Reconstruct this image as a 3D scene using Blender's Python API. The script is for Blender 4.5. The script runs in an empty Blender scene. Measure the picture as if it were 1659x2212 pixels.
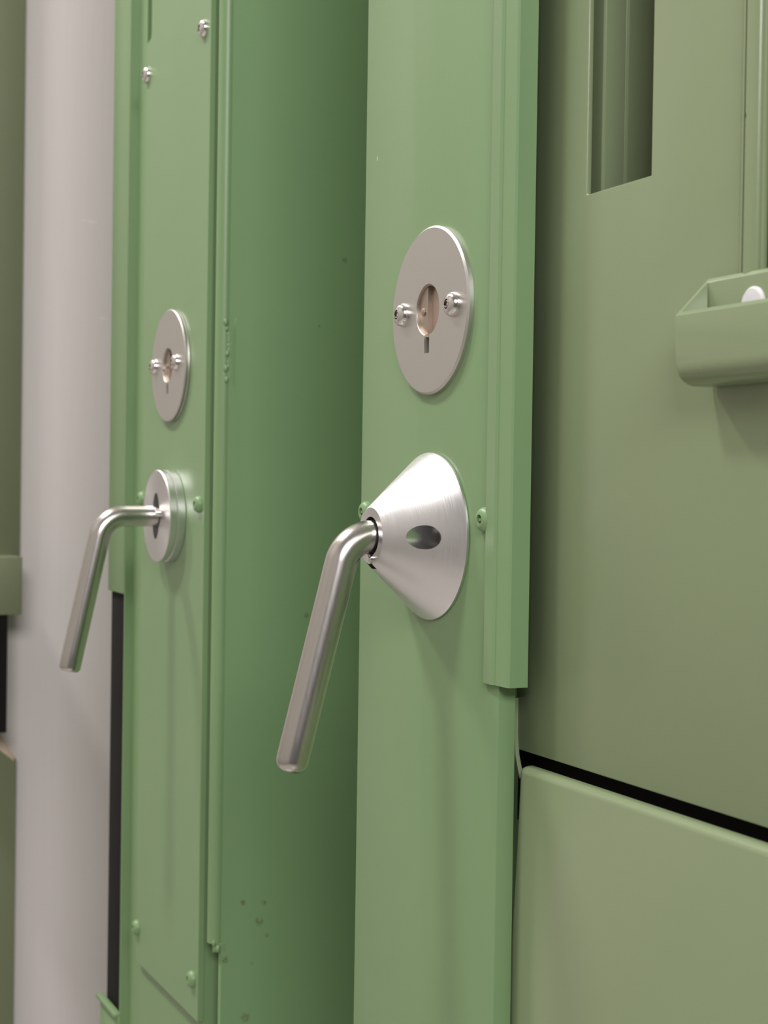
import bpy, bmesh, math
from mathutils import Vector, Matrix

# ------------------------------------------------------------------ camera, world, lights
# All builder coordinates are millimetres: x along the row of lockers, y into the lockers,
# z relative to the key rosette, which sits 1.2 m above the floor.
MM = 0.001
ZB = 1200.0
scene = bpy.context.scene
COL = scene.collection


def G(x, y, z):
    return Vector((x * MM, y * MM, (z + ZB) * MM))


def make_camera():
    yaw, pitch, roll = 0.4399, 0.0163, 0.0150
    f = Vector((-math.cos(yaw) * math.cos(pitch), math.sin(yaw) * math.cos(pitch), -math.sin(pitch)))
    r = f.cross(Vector((0, 0, 1))).normalized()
    u = r.cross(f)
    r2 = r * math.cos(roll) + u * math.sin(roll)
    u2 = -r * math.sin(roll) + u * math.cos(roll)
    m = Matrix(((r2.x, u2.x, -f.x), (r2.y, u2.y, -f.y), (r2.z, u2.z, -f.z))).to_4x4()
    m.translation = G(537.46, -272.99, -68.39)
    cd = bpy.data.cameras.new('camera')
    cd.sensor_fit = 'VERTICAL'
    cd.sensor_height = 24.0
    cd.lens = 36.38
    cd.clip_start = 0.01
    cd.dof.use_dof = True
    cd.dof.focus_distance = 0.590
    cd.dof.aperture_fstop = 15.0
    co = bpy.data.objects.new('camera', cd)
    co.matrix_world = m
    COL.objects.link(co)
    scene.camera = co


make_camera()

w = bpy.data.worlds.new('world')
scene.world = w
w.use_nodes = True
w.node_tree.nodes['Background'].inputs[0].default_value = (1.0, 0.95, 0.92, 1)
w.node_tree.nodes['Background'].inputs[1].default_value = 0.10


def area(name, loc, target, sx, sy, power, color):
    ld = bpy.data.lights.new(name, 'AREA')
    ld.shape = 'RECTANGLE'
    ld.size, ld.size_y = sx * MM, sy * MM
    ld.energy = power
    ld.color = color
    o = bpy.data.objects.new(name, ld)
    o.location = G(*loc)
    d = G(*target) - G(*loc)
    o.rotation_euler = d.to_track_quat('-Z', 'Y').to_euler()
    COL.objects.link(o)
    return o


area('ceiling_lamp_light', (-1450, -880, 1750), (-100, 0, -100), 280, 170, 25.5, (1.0, 0.965, 0.92))
area('middle_lamp_light', (-380, -900, 1750), (-380, 0, -100), 280, 180, 22.5, (1.0, 0.96, 0.935))
area('aisle_lamp_light', (1700, -620, 800), (-250, 40, -100), 900, 500, 27.5, (1.0, 0.96, 0.945))

vs = scene.view_settings
vs.view_transform = 'Standard'
vs.look = 'None'
vs.gamma = 1.0
vs.use_curve_mapping = False
vs.exposure = 0.0

# ------------------------------------------------------------------ materials


def base_mat(name, rgb, rough, metal=0.0, spec=0.5):
    m = bpy.data.materials.new(name)
    m.use_nodes = True
    b = m.node_tree.nodes['Principled BSDF']
    b.inputs['Base Color'].default_value = (*rgb, 1)
    b.inputs['Roughness'].default_value = rough
    b.inputs['Metallic'].default_value = metal
    b.inputs['Specular IOR Level'].default_value = spec
    return m, m.node_tree, b


def stains(nt, tc, col, spots, rgb, fac, squash=(1, 1, 1)):
    """Small irregular stains at given places on the object (object coordinates, metres)."""
    N, L = nt.nodes, nt.links
    nz = N.new('ShaderNodeTexNoise')
    nz.inputs['Scale'].default_value = 700
    L.new(tc.outputs['Object'], nz.inputs['Vector'])
    acc = None
    for p, r in spots:
        sub = N.new('ShaderNodeVectorMath'); sub.operation = 'SUBTRACT'
        sub.inputs[1].default_value = p
        L.new(tc.outputs['Object'], sub.inputs[0])
        mul = N.new('ShaderNodeVectorMath'); mul.operation = 'MULTIPLY'
        mul.inputs[1].default_value = squash
        L.new(sub.outputs[0], mul.inputs[0])
        ln = N.new('ShaderNodeVectorMath'); ln.operation = 'LENGTH'
        L.new(mul.outputs[0], ln.inputs[0])
        mr = N.new('ShaderNodeMapRange')
        mr.inputs['From Min'].default_value = r * 1.3
        mr.inputs['From Max'].default_value = r * 0.4
        L.new(ln.outputs['Value'], mr.inputs['Value'])
        if acc is None:
            acc = mr.outputs[0]
        else:
            mx = N.new('ShaderNodeMath'); mx.operation = 'MAXIMUM'
            L.new(acc, mx.inputs[0]); L.new(mr.outputs[0], mx.inputs[1])
            acc = mx.outputs[0]
    br = N.new('ShaderNodeMapRange')
    br.inputs['From Min'].default_value = 0.35
    br.inputs['From Max'].default_value = 0.6
    L.new(nz.outputs['Fac'], br.inputs['Value'])
    m1 = N.new('ShaderNodeMath'); m1.operation = 'MULTIPLY'
    L.new(acc, m1.inputs[0]); L.new(br.outputs[0], m1.inputs[1])
    m2 = N.new('ShaderNodeMath'); m2.operation = 'MULTIPLY'
    m2.inputs[1].default_value = fac
    L.new(m1.outputs[0], m2.inputs[0])
    mix = N.new('ShaderNodeMixRGB')
    mix.inputs[2].default_value = (*rgb, 1)
    L.new(col, mix.inputs[1]); L.new(m2.outputs[0], mix.inputs[0])
    return mix.outputs[0]


def paint(name, rgb, rough=0.36, flecks=True, spots=None, spot_rgb=(0, 0, 0), spot_fac=1.0, coat=0.0):
    """Enamel on sheet steel: faint mottling, orange peel, sparse pale chips, optional stains."""
    m, nt, b = base_mat(name, rgb, rough)
    N, L = nt.nodes, nt.links
    tc = N.new('ShaderNodeTexCoord')
    n1 = N.new('ShaderNodeTexNoise')
    n1.inputs['Scale'].default_value = 14
    n1.inputs['Detail'].default_value = 4
    L.new(tc.outputs['Object'], n1.inputs['Vector'])
    mix = N.new('ShaderNodeMixRGB')
    mix.inputs[1].default_value = (rgb[0] * 0.95, rgb[1] * 0.96, rgb[2] * 0.93, 1)
    mix.inputs[2].default_value = (rgb[0] * 1.06, rgb[1] * 1.04, rgb[2] * 1.06, 1)
    L.new(n1.outputs['Fac'], mix.inputs[0])
    col = mix.outputs[0]
    if flecks:
        mp = N.new('ShaderNodeMapping')
        mp.inputs['Scale'].default_value = (1.0, 1.0, 0.55)
        L.new(tc.outputs['Object'], mp.inputs['Vector'])
        v = N.new('ShaderNodeTexVoronoi')
        v.inputs['Scale'].default_value = 42
        L.new(mp.outputs[0], v.inputs['Vector'])
        lt = N.new('ShaderNodeMath'); lt.operation = 'LESS_THAN'
        lt.inputs[1].default_value = 0.028
        L.new(v.outputs['Distance'], lt.inputs[0])
        sep = N.new('ShaderNodeSeparateColor')
        L.new(v.outputs['Color'], sep.inputs[0])
        gt = N.new('ShaderNodeMath'); gt.operation = 'GREATER_THAN'
        gt.inputs[1].default_value = 0.78
        L.new(sep.outputs[0], gt.inputs[0])
        mu = N.new('ShaderNodeMath'); mu.operation = 'MULTIPLY'
        L.new(lt.outputs[0], mu.inputs[0]); L.new(gt.outputs[0], mu.inputs[1])
        mu2 = N.new('ShaderNodeMath'); mu2.operation = 'MULTIPLY'
        mu2.inputs[1].default_value = 0.55
        L.new(mu.outputs[0], mu2.inputs[0])
        mx = N.new('ShaderNodeMixRGB')
        mx.inputs[2].default_value = (0.62, 0.66, 0.45, 1)
        L.new(col, mx.inputs[1]); L.new(mu2.outputs[0], mx.inputs[0])
        col = mx.outputs[0]
    if spots:
        col = stains(nt, tc, col, spots, spot_rgb, spot_fac)
    L.new(col, b.inputs['Base Color'])
    n4 = N.new('ShaderNodeTexNoise')
    n4.inputs['Scale'].default_value = 260
    n4.inputs['Detail'].default_value = 2
    L.new(tc.outputs['Object'], n4.inputs['Vector'])
    bp = N.new('ShaderNodeBump')
    bp.inputs['Strength'].default_value = 0.035
    bp.inputs['Distance'].default_value = 0.001
    L.new(n4.outputs['Fac'], bp.inputs['Height'])
    L.new(bp.outputs[0], b.inputs['Normal'])
    b.inputs['Coat Weight'].default_value = coat
    b.inputs['Coat Roughness'].default_value = 0.18
    return m


def metal(name, rgb, rough, aniso=0.0, brush_axis=None, grain=(1, 1, 1), gscale=900, gstr=0.12):
    m, nt, b = base_mat(name, rgb, rough, 1.0)
    N, L = nt.nodes, nt.links
    tc = N.new('ShaderNodeTexCoord')
    mp = N.new('ShaderNodeMapping')
    mp.inputs['Scale'].default_value = grain
    L.new(tc.outputs['Object'], mp.inputs['Vector'])
    n = N.new('ShaderNodeTexNoise')
    n.inputs['Scale'].default_value = gscale
    n.inputs['Detail'].default_value = 3
    L.new(mp.outputs[0], n.inputs['Vector'])
    r = N.new('ShaderNodeMapRange')
    r.inputs['To Min'].default_value = rough - gstr * 0.5
    r.inputs['To Max'].default_value = rough + gstr * 0.5
    L.new(n.outputs['Fac'], r.inputs['Value'])
    L.new(r.outputs[0], b.inputs['Roughness'])
    if aniso:
        t = N.new('ShaderNodeTangent')
        t.direction_type = 'RADIAL'
        t.axis = brush_axis
        L.new(t.outputs[0], b.inputs['Tangent'])
        b.inputs['Anisotropic'].default_value = aniso
    return m


GREEN = (0.190, 0.305, 0.148)
GREEN_SHEEN = (0.228, 0.290, 0.165)  # same green enamel, greyed in colour to carry the doors' grazing sheen
M = {}
M['green'] = paint('green_enamel', GREEN, 0.38)
M['green_plain'] = paint('green_enamel_clean', GREEN, 0.38, flecks=False)
RUST = [(31.9, -298, 1.5), (19.8, -296.7, 1.7), (29.4, -308, 2.3), (34, -316, 1.2), (74.9, 57.6, 1.5), (54.8, -140.5, 1.7),
        (10, -327, 2.0), (26, -331, 0.9), (45, -220, 0.8), (60, 20, 0.7), (22, -360, 2.6)]
M['green_bay_lightened'] = paint('green_enamel_worn_lightened', (0.210, 0.345, 0.172), 0.45, flecks=False,  # post green, lightened in colour for the light missing in the bay
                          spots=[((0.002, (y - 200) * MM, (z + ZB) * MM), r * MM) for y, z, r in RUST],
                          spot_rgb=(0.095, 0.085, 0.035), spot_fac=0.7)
M['green_door'] = paint('green_enamel_sheen', GREEN_SHEEN, 0.24, flecks=False)
M['dark_green'] = paint('dark_olive_enamel', (0.200, 0.225, 0.132), 0.5, flecks=False)
M['alu'] = metal('turned_aluminium', (0.72, 0.715, 0.72), 0.31, 0.65, 'Y', (0.3, 14, 0.3), 300, 0.16)
M['plate_steel'] = metal('satin_steel_plate', (0.60, 0.585, 0.56), 0.42, 0.0, None, (1, 1, 1), 500, 0.10)
M['rod_steel'] = metal('worn_steel_rod', (0.56, 0.535, 0.51), 0.25, 0.0, None, (1, 1, 0.05), 900, 0.05)
M['screw_steel'] = metal('bright_screw_steel', (0.74, 0.71, 0.69), 0.18, 0.0, None, (1, 1, 1), 600, 0.06)
M['bronze'] = metal('tarnished_bronze', (0.47, 0.395, 0.335), 0.45, 0.0, None, (1, 1, 1), 600, 0.1)
M['dark_metal'] = metal('dark_lock_metal', (0.16, 0.14, 0.12), 0.4, 0.0, None, (1, 1, 1), 600, 0.1)
M['rubber'] = base_mat('black_rubber_and_shade', (0.008, 0.007, 0.007), 0.8, 0.0, 0.2)[0]  # rubber strip, also the black that stands in for shade in gaps
M['white_plastic'] = base_mat('white_plastic', (0.72, 0.72, 0.75), 0.4)[0]
M['chip'] = paint('bare_pale_metal', (0.66, 0.52, 0.40), 0.5, flecks=False)


def wall_mat():
    m, nt, b = base_mat('brushed_white_paint', (0.80, 0.74, 0.73), 0.55)
    N, L = nt.nodes, nt.links
    tc = N.new('ShaderNodeTexCoord')
    mp = N.new('ShaderNodeMapping')
    mp.inputs['Scale'].default_value = (1, 130, 4)
    L.new(tc.outputs['Object'], mp.inputs['Vector'])
    n = N.new('ShaderNodeTexNoise')
    n.inputs['Scale'].default_value = 2.5
    n.inputs['Detail'].default_value = 4
    L.new(mp.outputs[0], n.inputs['Vector'])
    mix = N.new('ShaderNodeMixRGB')
    mix.inputs[1].default_value = (0.78, 0.725, 0.71, 1)
    mix.inputs[2].default_value = (0.82, 0.765, 0.755, 1)
    L.new(n.outputs['Fac'], mix.inputs[0])
    marks = [((0.0161, 0.047, 1.343), 0.0016), ((0.0161, 0.041, 1.3435), 0.0010), ((0.0161, 0.058, 1.2655), 0.0013)]
    L.new(stains(nt, tc, mix.outputs[0], marks, (0.95, 0.93, 0.92), 0.8, (1, 0.35, 1)), b.inputs['Base Color'])
    bp = N.new('ShaderNodeBump')
    bp.inputs['Strength'].default_value = 0.12
    bp.inputs['Distance'].default_value = 0.001
    L.new(n.outputs['Fac'], bp.inputs['Height'])
    L.new(bp.outputs[0], b.inputs['Normal'])
    return m


M['wall'] = wall_mat()
M['room'] = base_mat('room_paint', (0.60, 0.57, 0.54), 0.7)[0]
M['floor'] = base_mat('beige_floor', (0.58, 0.55, 0.52), 0.16)[0]

# ------------------------------------------------------------------ builders
PIV = {}


def link_mesh(name, me, mat, parent, pivot):
    o = bpy.data.objects.new(name, me)
    me.materials.clear()
    me.materials.append(mat)
    COL.objects.link(o)
    p = G(*pivot)
    PIV[o.name] = p
    if parent is not None:
        o.parent = parent
        o.location = p - PIV[parent.name]
    else:
        o.location = p
    return o


def build(name, bm, mat, parent=None, pivot=(0, 0, -ZB), smooth=True, angle=35, label=None):
    """Link a bmesh given in mm as one mesh object whose origin is at pivot."""
    bmesh.ops.recalc_face_normals(bm, faces=bm.faces[:])
    p = G(*pivot)
    for v in bm.verts:
        v.co = G(*v.co) - p
    me = bpy.data.meshes.new(name)
    bm.to_mesh(me)
    bm.free()
    if smooth:
        me.shade_smooth()
        me.set_sharp_from_angle(angle=math.radians(angle))
    o = link_mesh(name, me, mat, parent, pivot)
    if label:
        o['label'] = label
    return o


def thing(name, label, cat, pivot, group=None):
    o = bpy.data.objects.new(name, None)
    o.empty_display_size = 0.05
    COL.objects.link(o)
    o.location = G(*pivot)
    PIV[o.name] = o.location.copy()
    o['label'] = label
    o['category'] = cat
    if group:
        o['group'] = group
    return o


def structure(o):
    o['kind'] = 'structure'
    return o


def add_prism(bm, prof, z0, z1, axis='Z'):
    """Extrude a closed 2D outline along z (outline xy), y (outline xz) or x (outline yz)."""
    def P(a, b, t):
        return {'Z': (a, b, t), 'Y': (a, t, b), 'X': (t, a, b)}[axis]
    lo = [bm.verts.new(P(a, b, z0)) for a, b in prof]
    hi = [bm.verts.new(P(a, b, z1)) for a, b in prof]
    n = len(prof)
    bm.faces.new(lo)
    bm.faces.new(hi)
    for i in range(n):
        bm.faces.new((lo[i], lo[(i + 1) % n], hi[(i + 1) % n], hi[i]))


def prism(prof, z0, z1, axis='Z', bev=0.0, seg=2):
    bm = bmesh.new()
    add_prism(bm, prof, z0, z1, axis)
    if bev:
        bmesh.ops.recalc_face_normals(bm, faces=bm.faces[:])
        es = [e for e in bm.edges if len(e.link_faces) == 2 and e.calc_face_angle(0) > 0.6]
        bmesh.ops.bevel(bm, geom=es, offset=bev, segments=seg, profile=0.5, affect='EDGES', clamp_overlap=True)
    return bm


def box(x0, x1, y0, y1, z0, z1, bev=0.0, seg=2):
    return prism([(x0, y0), (x1, y0), (x1, y1), (x0, y1)], z0, z1, 'Z', bev, seg)


def lathe(prof, cx, cz, y0=0.0, seg=64):
    """Revolve (radius, y) pairs about an axis parallel to y through (cx, cz)."""
    bm = bmesh.new()
    rings = []
    for r, y in prof:
        if r < 1e-6:
            rings.append([bm.verts.new((cx, y0 + y, cz))])
        else:
            rings.append([bm.verts.new((cx + r * math.cos(2 * math.pi * k / seg), y0 + y,
                                        cz + r * math.sin(2 * math.pi * k / seg))) for k in range(seg)])
    for a, b in zip(rings, rings[1:]):
        for k in range(seg):
            k2 = (k + 1) % seg
            if len(a) == 1 and len(b) == 1:
                continue
            if len(a) == 1:
                bm.faces.new((a[0], b[k], b[k2]))
            elif len(b) == 1:
                bm.faces.new((a[k], a[k2], b[0]))
            else:
                bm.faces.new((a[k], a[k2], b[k2], b[k]))
    return bm


def tube(path, rad, seg=32, cap=3, capr=2.2):
    """Round bar along a path lying in a plane of constant x, with softly rounded ends."""
    pts = [Vector(p) for p in path]
    n = len(pts)
    tang = []
    for i in range(n):
        a, b = pts[max(0, i - 1)], pts[min(n - 1, i + 1)]
        tang.append((b - a).normalized())
    stations = [(p, t, rad) for p, t in zip(pts, tang)]
    endp, endt = pts[-1], tang[-1]
    for k in range(1, cap + 1):
        a = k / cap * math.pi / 2
        stations.append((endp + endt * capr * math.sin(a), endt, rad - capr * (1 - math.cos(a))))
    bm = bmesh.new()
    rings = []
    ex = Vector((1, 0, 0))
    for p, t, r in stations:
        ey = t.cross(ex)
        rings.append([bm.verts.new(p + (ex * math.cos(2 * math.pi * k / seg) + ey * math.sin(2 * math.pi * k / seg)) * r)
                      for k in range(seg)])
    for a, b in zip(rings, rings[1:]):
        for k in range(seg):
            bm.faces.new((a[k], a[(k + 1) % seg], b[(k + 1) % seg], b[k]))
    bm.faces.new(rings[0])
    bm.faces.new(rings[-1])
    return bm


def carve(bm, cutters):
    """Subtract the cutter bmeshes from bm (exact boolean) and return the result."""
    def tmp(b):
        bmesh.ops.recalc_face_normals(b, faces=b.faces[:])
        me = bpy.data.meshes.new('tmp')
        b.to_mesh(me)
        b.free()
        o = bpy.data.objects.new('tmp', me)
        COL.objects.link(o)
        return o
    base = tmp(bm)
    cs = [tmp(c) for c in cutters]
    for c in cs:
        md = base.modifiers.new('cut', 'BOOLEAN')
        md.object = c
        md.operation = 'DIFFERENCE'
        md.solver = 'EXACT'
    dg = bpy.context.evaluated_depsgraph_get()
    me = bpy.data.meshes.new_from_object(base.evaluated_get(dg))
    out = bmesh.new()
    out.from_mesh(me)
    for o in [base] + cs:
        d = o.data
        bpy.data.objects.remove(o)
        bpy.data.meshes.remove(d)
    bpy.data.meshes.remove(me)
    return out


def sheet(xs, zs, holes, y0, y1, bev=0.0):
    """Flat sheet between y0 and y1 on a grid of xs and zs, leaving out the cells listed in holes."""
    bm = bmesh.new()
    V = {}
    def v(i, j, y):
        if (i, j, y) not in V:
            V[(i, j, y)] = bm.verts.new((xs[i], y, zs[j]))
        return V[(i, j, y)]
    cells = {(i, j) for i in range(len(xs) - 1) for j in range(len(zs) - 1)} - set(holes)
    for i, j in cells:
        for y in (y0, y1):
            bm.faces.new((v(i, j, y), v(i + 1, j, y), v(i + 1, j + 1, y), v(i, j + 1, y)))
        for (di, dj, a, b) in ((-1, 0, (i, j), (i, j + 1)), (1, 0, (i + 1, j), (i + 1, j + 1)),
                               (0, -1, (i, j), (i + 1, j)), (0, 1, (i, j + 1), (i + 1, j + 1))):
            if (i + di, j + dj) not in cells:
                bm.faces.new((v(*a, y0), v(*b, y0), v(*b, y1), v(*a, y1)))
    if bev:
        bmesh.ops.recalc_face_normals(bm, faces=bm.faces[:])
        es = [e for e in bm.edges if len(e.link_faces) == 2 and e.calc_face_angle(0) > 1.0]
        bmesh.ops.bevel(bm, geom=es, offset=bev, segments=2, profile=0.5, affect='EDGES', clamp_overlap=True)
    return bm


def join(bm, other):
    me = bpy.data.meshes.new('tmp')
    other.to_mesh(me)
    other.free()
    bm.from_mesh(me)
    bpy.data.meshes.remove(me)
    return bm


def dome_screw(cx, cz, y, r, h, seg=32, pin=True):
    """Button-head security screw: domed head, recessed socket with a pin in its middle."""
    prof = [(r * 0.99, 0.6), (r, 0.0), (r, -h * 0.22), (r * 0.93, -h * 0.55), (r * 0.76, -h * 0.83),
            (r * 0.54, -h * 0.97), (r * 0.42, -h), (r * 0.40, -h), (r * 0.38, -h * 0.35)]
    if pin:
        prof += [(r * 0.15, -h * 0.35), (r * 0.13, -h * 0.85), (0, -h * 0.85)]
    else:
        prof += [(0, -h * 0.35)]
    return lathe(prof, cx, cz, y, seg)


def place_copy(src, parent, pivot, label=None):
    c = src.copy()
    COL.objects.link(c)
    c.parent = parent
    p = G(*pivot)
    c.location = p - PIV[parent.name]
    PIV[c.name] = p
    if label:
        c['label'] = label
    elif 'label' in c:
        del c['label']
    return c


FLOOR, TOP = -ZB, 800.0

# ------------------------------------------------------------------ the setting
structure(build('floor', box(-1700, 1900, -1600, 700, FLOOR - 20, FLOOR), M['floor'], None, (0, 0, FLOOR)))
structure(build('ceiling', box(-1700, 1900, -1600, 700, 1900, 1920), M['room'], None, (0, 0, 1900)))
structure(build('wall_left', box(-740, -708, -60, 700, FLOOR, 1900), M['wall'], None, (-724, 0, FLOOR)))
structure(build('wall_rear', box(-1740, -1700, -1640, 700, FLOOR, 1900), M['room'], None, (-1720, 0, FLOOR)))
structure(build('wall_front', box(-1700, 1900, -1640, -1600, FLOOR, 1900), M['room'], None, (0, -1620, FLOOR)))

# ------------------------------------------------------------------ near locking post
post = thing('locking_post', 'nearest green steel locker post with conical aluminium handle rose and bent lever',
             'locker post', (-5, 0, FLOOR), 'steel locking posts of the lockers')
well = lathe([(0, 20), (11.0, 20), (11.0, -5), (0, -5)], -0.8, 0.4, 0, 48)
build('post_body', carve(prism([(-66, 0), (55.5, 0), (55.5, 7.3), (53.7, 7.3), (53.7, 1.8), (-64.2, 1.8), (-64.2, 40), (-66, 40)], FLOOR, TOP, 'Z', 0.6),
      [well, box(-3.1, 1.1, -1, 19, -16.4, -6)]), M['green'], post, (-5, 0, FLOOR))

# raised corner strip on the right edge, ending just below the handle
strip_prof = [(46.3, -0.1), (46.5, -1.1), (47.2, -1.7), (54.4, -2.3), (55.2, -1.5), (63.9, -1.3), (64.6, -0.6),
              (64.6, 6.6), (62.8, 6.6), (62.8, 0.0), (55.6, -0.1)]
build('edge_strip', prism(strip_prof, -138.5, TOP - 1, 'Z'), M['green'], post, (55, 0, -138))

# painted bolts either side of the handle
bolt = build('bolt', dome_screw(-59.6, -79.2, 0, 4.6, 2.9), M['green_plain'], post, (-59.6, 0, -79.2))
place_copy(bolt, post, (44.2, 0, -79.8))


def keyhole_plate(cx, parent, thick, rings):
    if rings:
        prof = [(0, 0.0), (32.4, 0.0), (32.6, -0.4), (32.5, -1.3), (31.6, -1.45), (31.6, -1.75), (32.5, -1.9),
                (32.6, -thick + 0.5), (32.1, -thick), (0, -thick)]
    else:
        prof = [(0, 0.0), (32.5, 0.0), (32.5, -thick + 0.75), (31.7, -thick), (0, -thick)]
    disc = lathe(prof, cx, 0, 0, 128)
    hole = lathe([(0, 8), (9.9, 8), (9.9, -thick + 0.2), (10.6, -thick - 0.6), (10.6, -8), (0, -8)], cx - 0.8, 0.4, 0, 64)
    slot = box(cx - 3.1, cx + 1.1, -8, 8, -16.4, -6)
    return build('escutcheon', carve(disc, [hole, slot]), M['plate_steel'], parent, (cx, 0, 0), angle=30,
                 label='round satin steel escutcheon with keyhole')


def lock_cylinder(cx, parent, depth0):
    # cup with a stepped core: a near half on the left, a deep half on the right
    bm = lathe([(0, depth0 + 8), (10.6, depth0 + 8), (10.6, depth0), (9.4, depth0), (9.4, depth0 + 2.6), (0, depth0 + 2.6)],
               cx - 0.8, 0.4, 0, 48)
    core = []
    for k in range(25):
        a = math.pi / 2 + math.pi * k / 24
        core.append((cx - 0.8 + 9.5 * math.cos(a), 0.4 + 9.5 * math.sin(a)))
    core = [(min(x, cx - 2.8), z) for x, z in core]
    add_prism(bm, core, depth0 + 0.6, depth0 + 2.8, 'Y')
    join(bm, lathe([(0, depth0 + 0.5), (1.5, depth0 + 0.5), (1.5, depth0 + 0.15), (1.0, depth0 - 0.1), (0, depth0 - 0.1)], cx - 6.3, 0, 0, 20))
    return bm


# the post face is cut for the lock: a dark well behind the escutcheon
esc = keyhole_plate(0, post, 2.4, False)
build('lock_cylinder', lock_cylinder(0, esc, -1.75 + 0.0), M['bronze'], esc, (0, 0, 0), label='bronze lock cylinder')
scr = build('screw', dome_screw(-21.6, 0.2, -2.4, 4.7, 3.4), M['screw_steel'], esc, (-21.6, -2.4, 0.2))
place_copy(scr, esc, (21.4, -2.4, 0.2))


def lever_path(x, zc, ycorner, ystart, yend, zend, rad):
    c = Vector((x, ycorner, zc))
    s = Vector((x, ystart, zc))
    e = Vector((x, yend, zend))
    d1, d2 = (c - s).normalized(), (e - c).normalized()
    ang = math.acos(max(-1, min(1, d1.dot(d2))))
    tl = rad * math.tan(ang / 2)
    a, b = c - d1 * tl, c + d2 * tl
    nrm = (d2 - d1 * d1.dot(d2)).normalized()
    cen = a + nrm * rad
    pts = [s, s.lerp(a, 0.5)]
    for k in range(17):
        t = ang * k / 16
        pts.append(cen - nrm * rad * math.cos(t) + d1 * rad * math.sin(t))
    for k in range(1, 9):
        pts.append(b.lerp(e, k / 8))
    return [tuple(p) for p in pts]


ZH = -87.3
cone = lathe([(0, 0), (32.0, 0), (32.4, -0.4), (32.4, -1.2), (31.9, -1.9), (11.6, -25.0), (10.9, -25.6),
              (7.4, -25.6), (7.4, -19), (0, -19)], 0, ZH, 0, 160)
cb = lathe([(0, -40), (4.5, -40), (4.5, -4), (0, -4)], 21.5, ZH + 0.3, 0, 48)
cb2 = lathe([(0, -40), (4.5, -40), (4.5, -4), (0, -4)], -21.5, ZH - 0.3, 0, 48)
nick = box(-2.2, 2.2, -40, -19.5, ZH - 12.5, ZH - 5)
rose = build('handle_rose', carve(cone, [cb, cb2, nick]), M['alu'], post, (0, 0, ZH), angle=25,
             label='turned aluminium cone around the lever')
build('lever', tube(lever_path(0, ZH, -35.2, -19, -56.3, -171.0, 13.5), 6.2, 48, 6, 4.8), M['rod_steel'], rose, (0, -19, ZH),
      label='bent round steel lever bar')
build('set_screw', dome_screw(21.5, ZH + 0.3, -4.2, 2.6, 1.4), M['dark_metal'], rose, (21.5, -4, ZH))
build('locking_pin', lathe([(0, -19), (2.0, -19), (2.0, -26.3), (1.4, -27.0), (0, -27.0)], 0.3, ZH - 8.6, 0, 24), M['screw_steel'], rose, (0, -19, ZH - 8.6))

# ------------------------------------------------------------------ far locking post
XF = -334.1
post2 = thing('locking_post', 'green steel locker post beyond the open bay with bolted cover plate and disc handle rose',
              'locker post', (-370, 0, FLOOR), 'steel locking posts of the lockers')
XW = XF - 0.8
back = [(-274.8, 3.6), (-274.8, 40), (-474, 40), (-474, 12), (-431.2, 12), (-431.2, 0)]
body = prism([(-429.6, 0), (-429.6, 5.5), (-413, 5.5), (-413, 24), (-385.5, 24), (-385.5, 3.6)] + back, -364.5, TOP, 'Z')
body = carve(body, [lathe([(0, 20), (11.0, 20), (11.0, -5), (0, -5)], XW, 0.4, 0, 48), box(XF - 3.1, XF + 1.1, -1, 19, -16.4, -6)])
join(body, prism([(-429.6, 0), (-429.6, 5.5), (-396.5, 5.5), (-395.5, 3.6)] + back, FLOOR, -364.5, 'Z'))
build('post_body', body, M['green'], post2, (-370, 0, FLOOR), angle=30)
build('front_flange', box(-470.6, -430.0, 0, 1.8, -139.7, TOP, 0.4), M['green'], post2, (-450, 0, -139))
fl = box(-474.5, -430.0, -0.8, 1.8, FLOOR, -412, 0.4)
join(fl, box(-477, -431.2, -3.2, 1.6, -412.5, -409.8, 0.6))
build('lower_flange', fl, M['green'], post2, (-450, 0, FLOOR))
build('rubber_seal', box(-470.5, -431.4, 2.4, 11.4, -412, -120, 1.0), M['rubber'], post2, (-450, 6, -412),
      label='black rubber strip in the flange notch')

# cover plate with the cut-back upper left corner
outline = [(-395.5, -365.2), (-274.3, -365.2), (-274.3, TOP - 5), (-386, TOP - 5), (-386, 206), (-387, 203.5),
           (-390, 202.6), (-395.5, 201.8)]
build('cover_plate', carve(prism(outline, 0, 3.7, 'Y', 0.35), [lathe([(0, 20), (11.0, 20), (11.0, -5), (0, -5)], XW, 0.4, 0, 48), box(XF - 3.1, XF + 1.1, -1, 19, -16.4, -6)]), M['green'], post2, (-335, 0, -365), smooth=False)

b2 = build('bolt', dome_screw(-392.0, 182, 0, 5.0, 3.4), M['screw_steel'], post2, (-392.0, 0, 182),
           label='bare bright steel bolt')
place_copy(b2, post2, (-283.8, 0, 182.3), 'bare bright steel bolt')
b3 = build('bolt', dome_screw(-392.4, -78.2, 0, 4.7, 3.2), M['green_plain'], post2, (-392.4, 0, -78.2))
for x, z in ((-282.2, -79.6), (-392.0, -343.5), (-283.0, -343.5)):
    place_copy(b3, post2, (x, 0, z))

esc2 = keyhole_plate(XF, post2, 3.0, True)
build('lock_cylinder', lock_cylinder(XF, esc2, -1.9), M['bronze'], esc2, (XF, 0, 0), label='bronze lock cylinder')
scr2 = place_copy(scr, esc2, (XF - 25.0, -3.0, 0.8))
place_copy(scr, esc2, (XF + 16.8, -3.0, 0.8))

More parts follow.
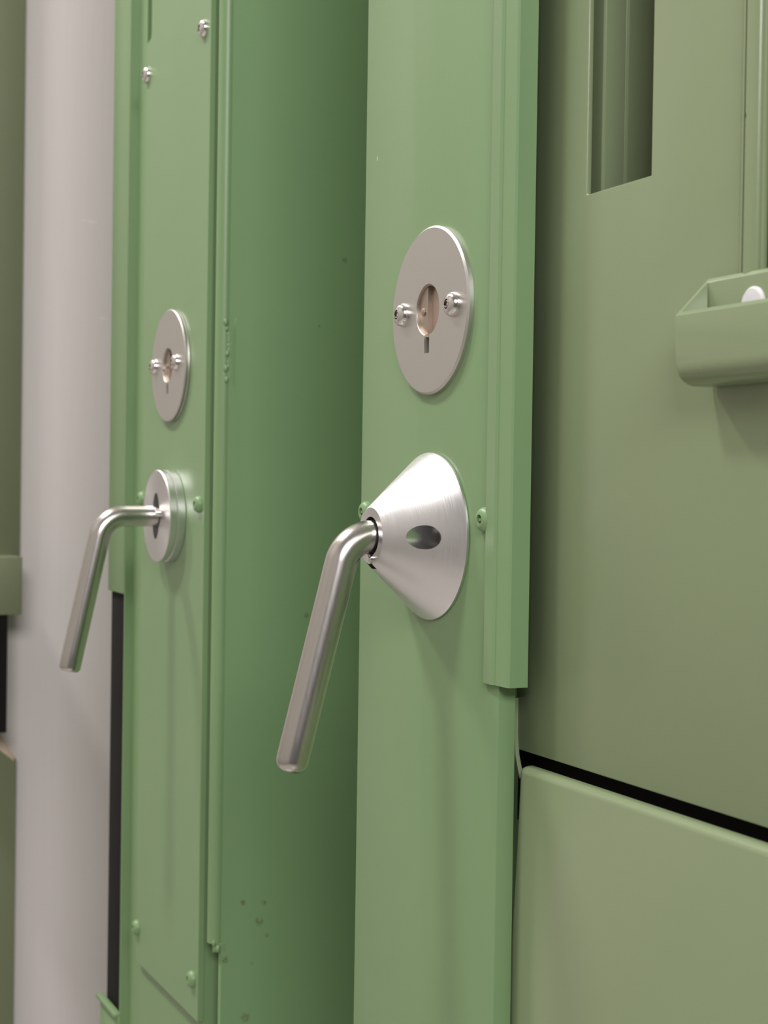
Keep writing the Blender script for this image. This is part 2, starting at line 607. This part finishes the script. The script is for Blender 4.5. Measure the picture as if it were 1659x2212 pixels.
XH = XF + 2.0
disc = lathe([(0, 0), (26.4, 0), (26.7, -0.4), (26.7, -4.6), (26.3, -5.0), (25.9, -5.2), (25.9, -5.5), (26.6, -5.8),
              (26.7, -9.0), (26.3, -9.5), (8.2, -9.5), (7.6, -9.0), (7.6, -4), (0, -4)], XH, ZH, 0, 128)
oval = [(XH - 1.0 + 6.6 * math.cos(2 * math.pi * k / 40), ZH + 13.5 * math.sin(2 * math.pi * k / 40)) for k in range(40)]
build_cut = prism(oval, -20, -4.2, 'Y')
rose2 = build('handle_rose', carve(disc, [build_cut]), M['alu'], post2, (XH, 0, ZH), angle=25,
              label='flat double disc of aluminium around the lever')
build('lever', tube(lever_path(XH, ZH, -40.3, -5, -59.0, -173.0, 15), 6.1, 48, 5, 2.6), M['rod_steel'], rose2, (XH, -9, ZH),
      label='bent round steel lever bar')
build('set_screw', lathe([(0, -4.2), (2.2, -4.2), (2.4, -11), (1.6, -12.6), (0, -12.8)], XH + 7.2, ZH + 2.0, 0, 24), M['screw_steel'], rose2,
      (XH + 7.2, -4, ZH + 2))

# ------------------------------------------------------------------ open bay between the posts
bay = thing('locker_bay', 'shaded open green locker bay between the two posts with hinge rod along its edge',
            'locker', (-150, 200, FLOOR))
build('side_panel', box(-262, -258, 7.5, 400, FLOOR, TOP), M['green_bay_lightened'], bay, (-260, 200, FLOOR))
build('back_panel', box(-258, -20, 396, 400, FLOOR, TOP), M['green_bay_lightened'], bay, (-150, 398, FLOOR))
build('side_panel', box(-20, -16, 31, 400, FLOOR, TOP), M['green_bay_lightened'], bay, (-18, 200, FLOOR))


def vrod(cx, cy, r, z0, z1, seg=24):
    return prism([(cx + r * math.cos(2 * math.pi * k / seg), cy + r * math.sin(2 * math.pi * k / seg)) for k in range(seg)], z0, z1, 'Z')


hr = vrod(-263.2, 6.4, 4.9, 21.5, TOP)
join(hr, vrod(-263.2, 6.4, 4.9, -318, 21.5))
build('hinge_rod', hr, M['green'], bay, (-263, 6, -318), angle=50)


def weld(x0, x1, y0, y1, z0, z1, n, lumps):
    """Uneven weld fillet: a softly bevelled patch with small ridges, plus a few spatter lumps."""
    bm = bmesh.new()
    rows = []
    for i in range(n + 1):
        t = i / n
        z = z0 + (z1 - z0) * t
        e = min(1.0, 6 * min(t, 1 - t) + 0.12)
        k = 0.55 * math.sin(9.7 * i) + 0.45 * math.sin(4.1 * i + 1)
        ring = []
        for a in range(9):
            u = a / 8
            bulge = math.sin(math.pi * u) * (1.5 + 0.35 * k) * e
            ring.append(bm.verts.new((x0 + (x1 - x0) * u + bulge * 0.55, y0 + (y1 - y0) * u - bulge * 0.85, z)))
        ring.append(bm.verts.new((x0 - 0.6, y1 + 0.4, z)))
        rows.append(ring)
    for a, b in zip(rows, rows[1:]):
        for q in range(10):
            bm.faces.new((a[q], a[(q + 1) % 10], b[(q + 1) % 10], b[q]))
    bm.faces.new(rows[0])
    bm.faces.new(rows[-1])
    for x, y, z, r in lumps:
        bmesh.ops.create_icosphere(bm, subdivisions=2, radius=r, matrix=Matrix.Translation((x, y, z)) @ Matrix.Diagonal((1, 1, 1.5, 1)))
    return bm


build('weld_bead', weld(-260.6, -257.9, 4.6, 11.2, -19.5, 21.5, 40,
                        [(-258.6, 5.6, 19, 1.5), (-258.0, 6.2, 15.5, 1.0), (-258.2, 6.0, -6, 1.4), (-257.9, 6.6, 2, 1.1), (-258.2, 6.4, -12, 1.3)]),
      M['green'], bay, (-258, 8, 0), angle=60)
build('weld_bead', weld(-261.0, -257.9, 3.6, 10.0, -323, -317, 10, [(-259.6, 4.0, -317.6, 1.3), (-258.2, 5.8, -320.5, 1.5)]),
      M['green'], bay, (-258, 8, -320), angle=60)

# ------------------------------------------------------------------ right hand locker door
door = thing('steel_locker', 'flat olive green locker door with tall slot and pull tray right of the near post', 'locker',
             (190, 10, -162), 'olive green lockers on the right')
xs = [44.0, 85.8, 123.6, 179.6, 186.0, 420.0]
zs = [-163.9, -9.0, 32.2, 170.0, 300.0, 560.0, TOP]
build('door_panel', sheet(xs, zs, [(1, 2), (1, 4), (3, 1), (3, 2), (3, 3), (3, 4), (3, 5)], 14.0, 16.2, 0.7), M['green_door'], door,
      (190, 14, -162), angle=30)
build('slot_channel', prism([(62, 18.6), (75, 20.0), (85.6, 20.0), (86.3, 20.7), (86.3, 28.8), (87.1, 29.4), (87.3, 56.0), (150, 56.0),
                             (150, 57.2), (86.1, 57.2), (86.1, 29.8), (85.1, 29.2), (85.1, 21.2), (62, 19.8)], 5, 320, 'Z', 0.3),
      M['green_door'], door, (100, 20, 5), angle=30, label='folded steel channel behind the slot')
lip = [(46.2, -145.0), (46.4, -158.0), (47.4, -166.0), (51.0, -174.0), (51.7, -173.3), (48.4, -165.6), (47.4, -158.0), (47.2, -145.0)]
build('corner_lip', prism([(x - 1.6, z) for x, z in lip], 12.6, 14.2, 'Y', 0.15), M['green_door'], door, (46, 13, -160))
bead = []
for k in range(13):
    a = math.pi - math.pi * k / 12
    bead.append((175.2 + 3.3 * math.cos(a), 14.0 - 2.3 * math.sin(a)))
bead = [(170.3, 14.2), (170.5, 13.1), (171.4, 13.0)] + bead + [(178.5, 14.2)]
bb = prism(bead, -8, TOP - 4, 'Z')
build('edge_bead', carve(bb, [lathe([(0, 20), (1.1, 20), (1.1, -20), (0, -20)], 172.6, 40.6, 0, 16)]), M['green_door'], door,
      (175, 14, -4), angle=40)
build('seam_backing', box(176, 192, 18, 20, -20, TOP - 2), M['dark_green'], door, (184, 19, -20))

# pull tray: open topped, front lip lower than its back, rounded underside
def tray():
    bm = bmesh.new()
    X0, X1, T = 156.8, 242.0, 1.2
    yb, yf, zb, zf = 12.3, 0.6, -4.8, -16.5
    def outline(o):
        pts = [(yb, zb), (yf, zf)]
        rr, zl = 6.5, -37.2
        for k in range(9):
            a = math.pi + (math.pi / 2) * k / 8
            pts.append((yf + rr + rr * math.cos(a), zl + rr + rr * math.sin(a)))
        pts.append((yb, zl))
        return pts
    add_prism(bm, outline(1), X0, X1, 'X')
    bmesh.ops.recalc_face_normals(bm, faces=bm.faces[:])
    es = []
    for e in bm.edges:
        a, b = e.verts
        if abs(a.co.x - X0) < 0.01 and abs(b.co.x - X0) < 0.01:
            if min(a.co.y, b.co.y) < yb - 0.1 and max(a.co.z, b.co.z) < -16.5:
                es.append(e)
    bmesh.ops.bevel(bm, geom=es, offset=2.2, segments=4, profile=0.5, affect='EDGES', clamp_overlap=True)
    cut = bmesh.new()
    add_prism(cut, [(yb - T, zb + 20), (yf + T, zf + 20), (yf + T, -30), (yf + T + 4, -36), (yb - T, -36)], X0 + T + 0.2, X1 - T, 'X')
    out = carve(bm, [cut])
    rim = [e for e in out.edges if len(e.link_faces) == 2 and e.calc_face_angle(0) > 0.7
           and all(v.co.z > -17.5 and v.co.y < yb - 0.1 for v in e.verts)]
    bmesh.ops.bevel(out, geom=rim, offset=0.4, segments=2, profile=0.5, affect='EDGES', clamp_overlap=True)
    join(out, box(X0 + 2.5, X1 - 2, yb - 0.2, 14.1, -36.5, -9))
    return out


build('pull_tray', tray(), M['green_door'], door, (198, 8, -37), angle=30, label='open topped sheet steel pull tray')
build('buffer_stud', lathe([(0, 12), (5.0, 12), (5.0, 10.6), (4.4, 10.0), (0, 9.6)], 180.0, -14.6, 0, 40), M['white_plastic'], door,
      (180, 11, -15), label='round white plastic stud inside the tray')

# ------------------------------------------------------------------ lower flap
flap = thing('steel_locker', 'lower olive green locker door below the black gap, its top edge rounded', 'locker', (190, 10, -500), 'olive green lockers on the right')
FX, FY, FZ = 56.6, 8.0, -167.4
fb = prism([(FX, FZ), (49.6, -290), (49.6, FLOOR + 60), (420, FLOOR + 60), (420, FZ)], FY, FY + 4.5, 'Y')
es = [e for e in fb.edges if all(v.co.z > FZ - 1 for v in e.verts) and all(v.co.y < FY + 1 for v in e.verts)]
es += [e for e in fb.edges if all(v.co.x < FX + 1 for v in e.verts) and all(v.co.y < FY + 1 for v in e.verts) and max(v.co.z for v in e.verts) > -1000]
es += [e for e in fb.edges if all(v.co.x < FX + 1 for v in e.verts) and all(v.co.z > FZ - 1 for v in e.verts)]
bmesh.ops.bevel(fb, geom=es, offset=2.8, segments=5, profile=0.5, affect='EDGES')
build('gap_shade', box(36, 420, 20, 23, -192, -152), M['rubber'], flap, (190, 21, -190), label='black strip standing in for the dark depth of the gap')  # added black strip in place of the shade inside the gap
build('flap_panel', fb, M['green_door'], flap, (190, 10, -500), angle=30)

# ------------------------------------------------------------------ pillar at the left edge
pil = thing('end_pillar', 'dark green steel pillar at the left edge in front of the white wall', 'pillar', (-717, -60, FLOOR))
build('pillar_panel', box(-735, -700, -60, -9.6, -150, TOP, 0.4), M['dark_green'], pil, (-717, -60, -176))
build('catch_block', box(-706, -660, -60, -16.0, -171, -126.5, 0.8), M['dark_green'], pil, (-700, -50, -174))
build('wall_shade_strip', box(-735, -664, -60, -26.0, -262, -168), M['rubber'], pil, (-725, -60, -330))  # black stands in for the dark gap; brought forward to shade the wall
lp = prism([(-60, FLOOR), (-10.6, FLOOR), (-10.6, -289.5), (-11.6, -288.2), (-24, -270), (-60, -218)], -735, -700, 'X', 0.4)
build('lower_panel', lp, M['dark_green'], pil, (-717, -60, FLOOR))
build('worn_edge', prism([(-12.4, -291.0), (-12.0, -287.2), (-24, -269.6), (-58, -219.5), (-58, -227), (-26, -279.5)], -708, -699.4, 'X', 0.5), M['chip'], pil,
      (-704, -30, -280), label='chipped bare edge of the lower pillar panel')
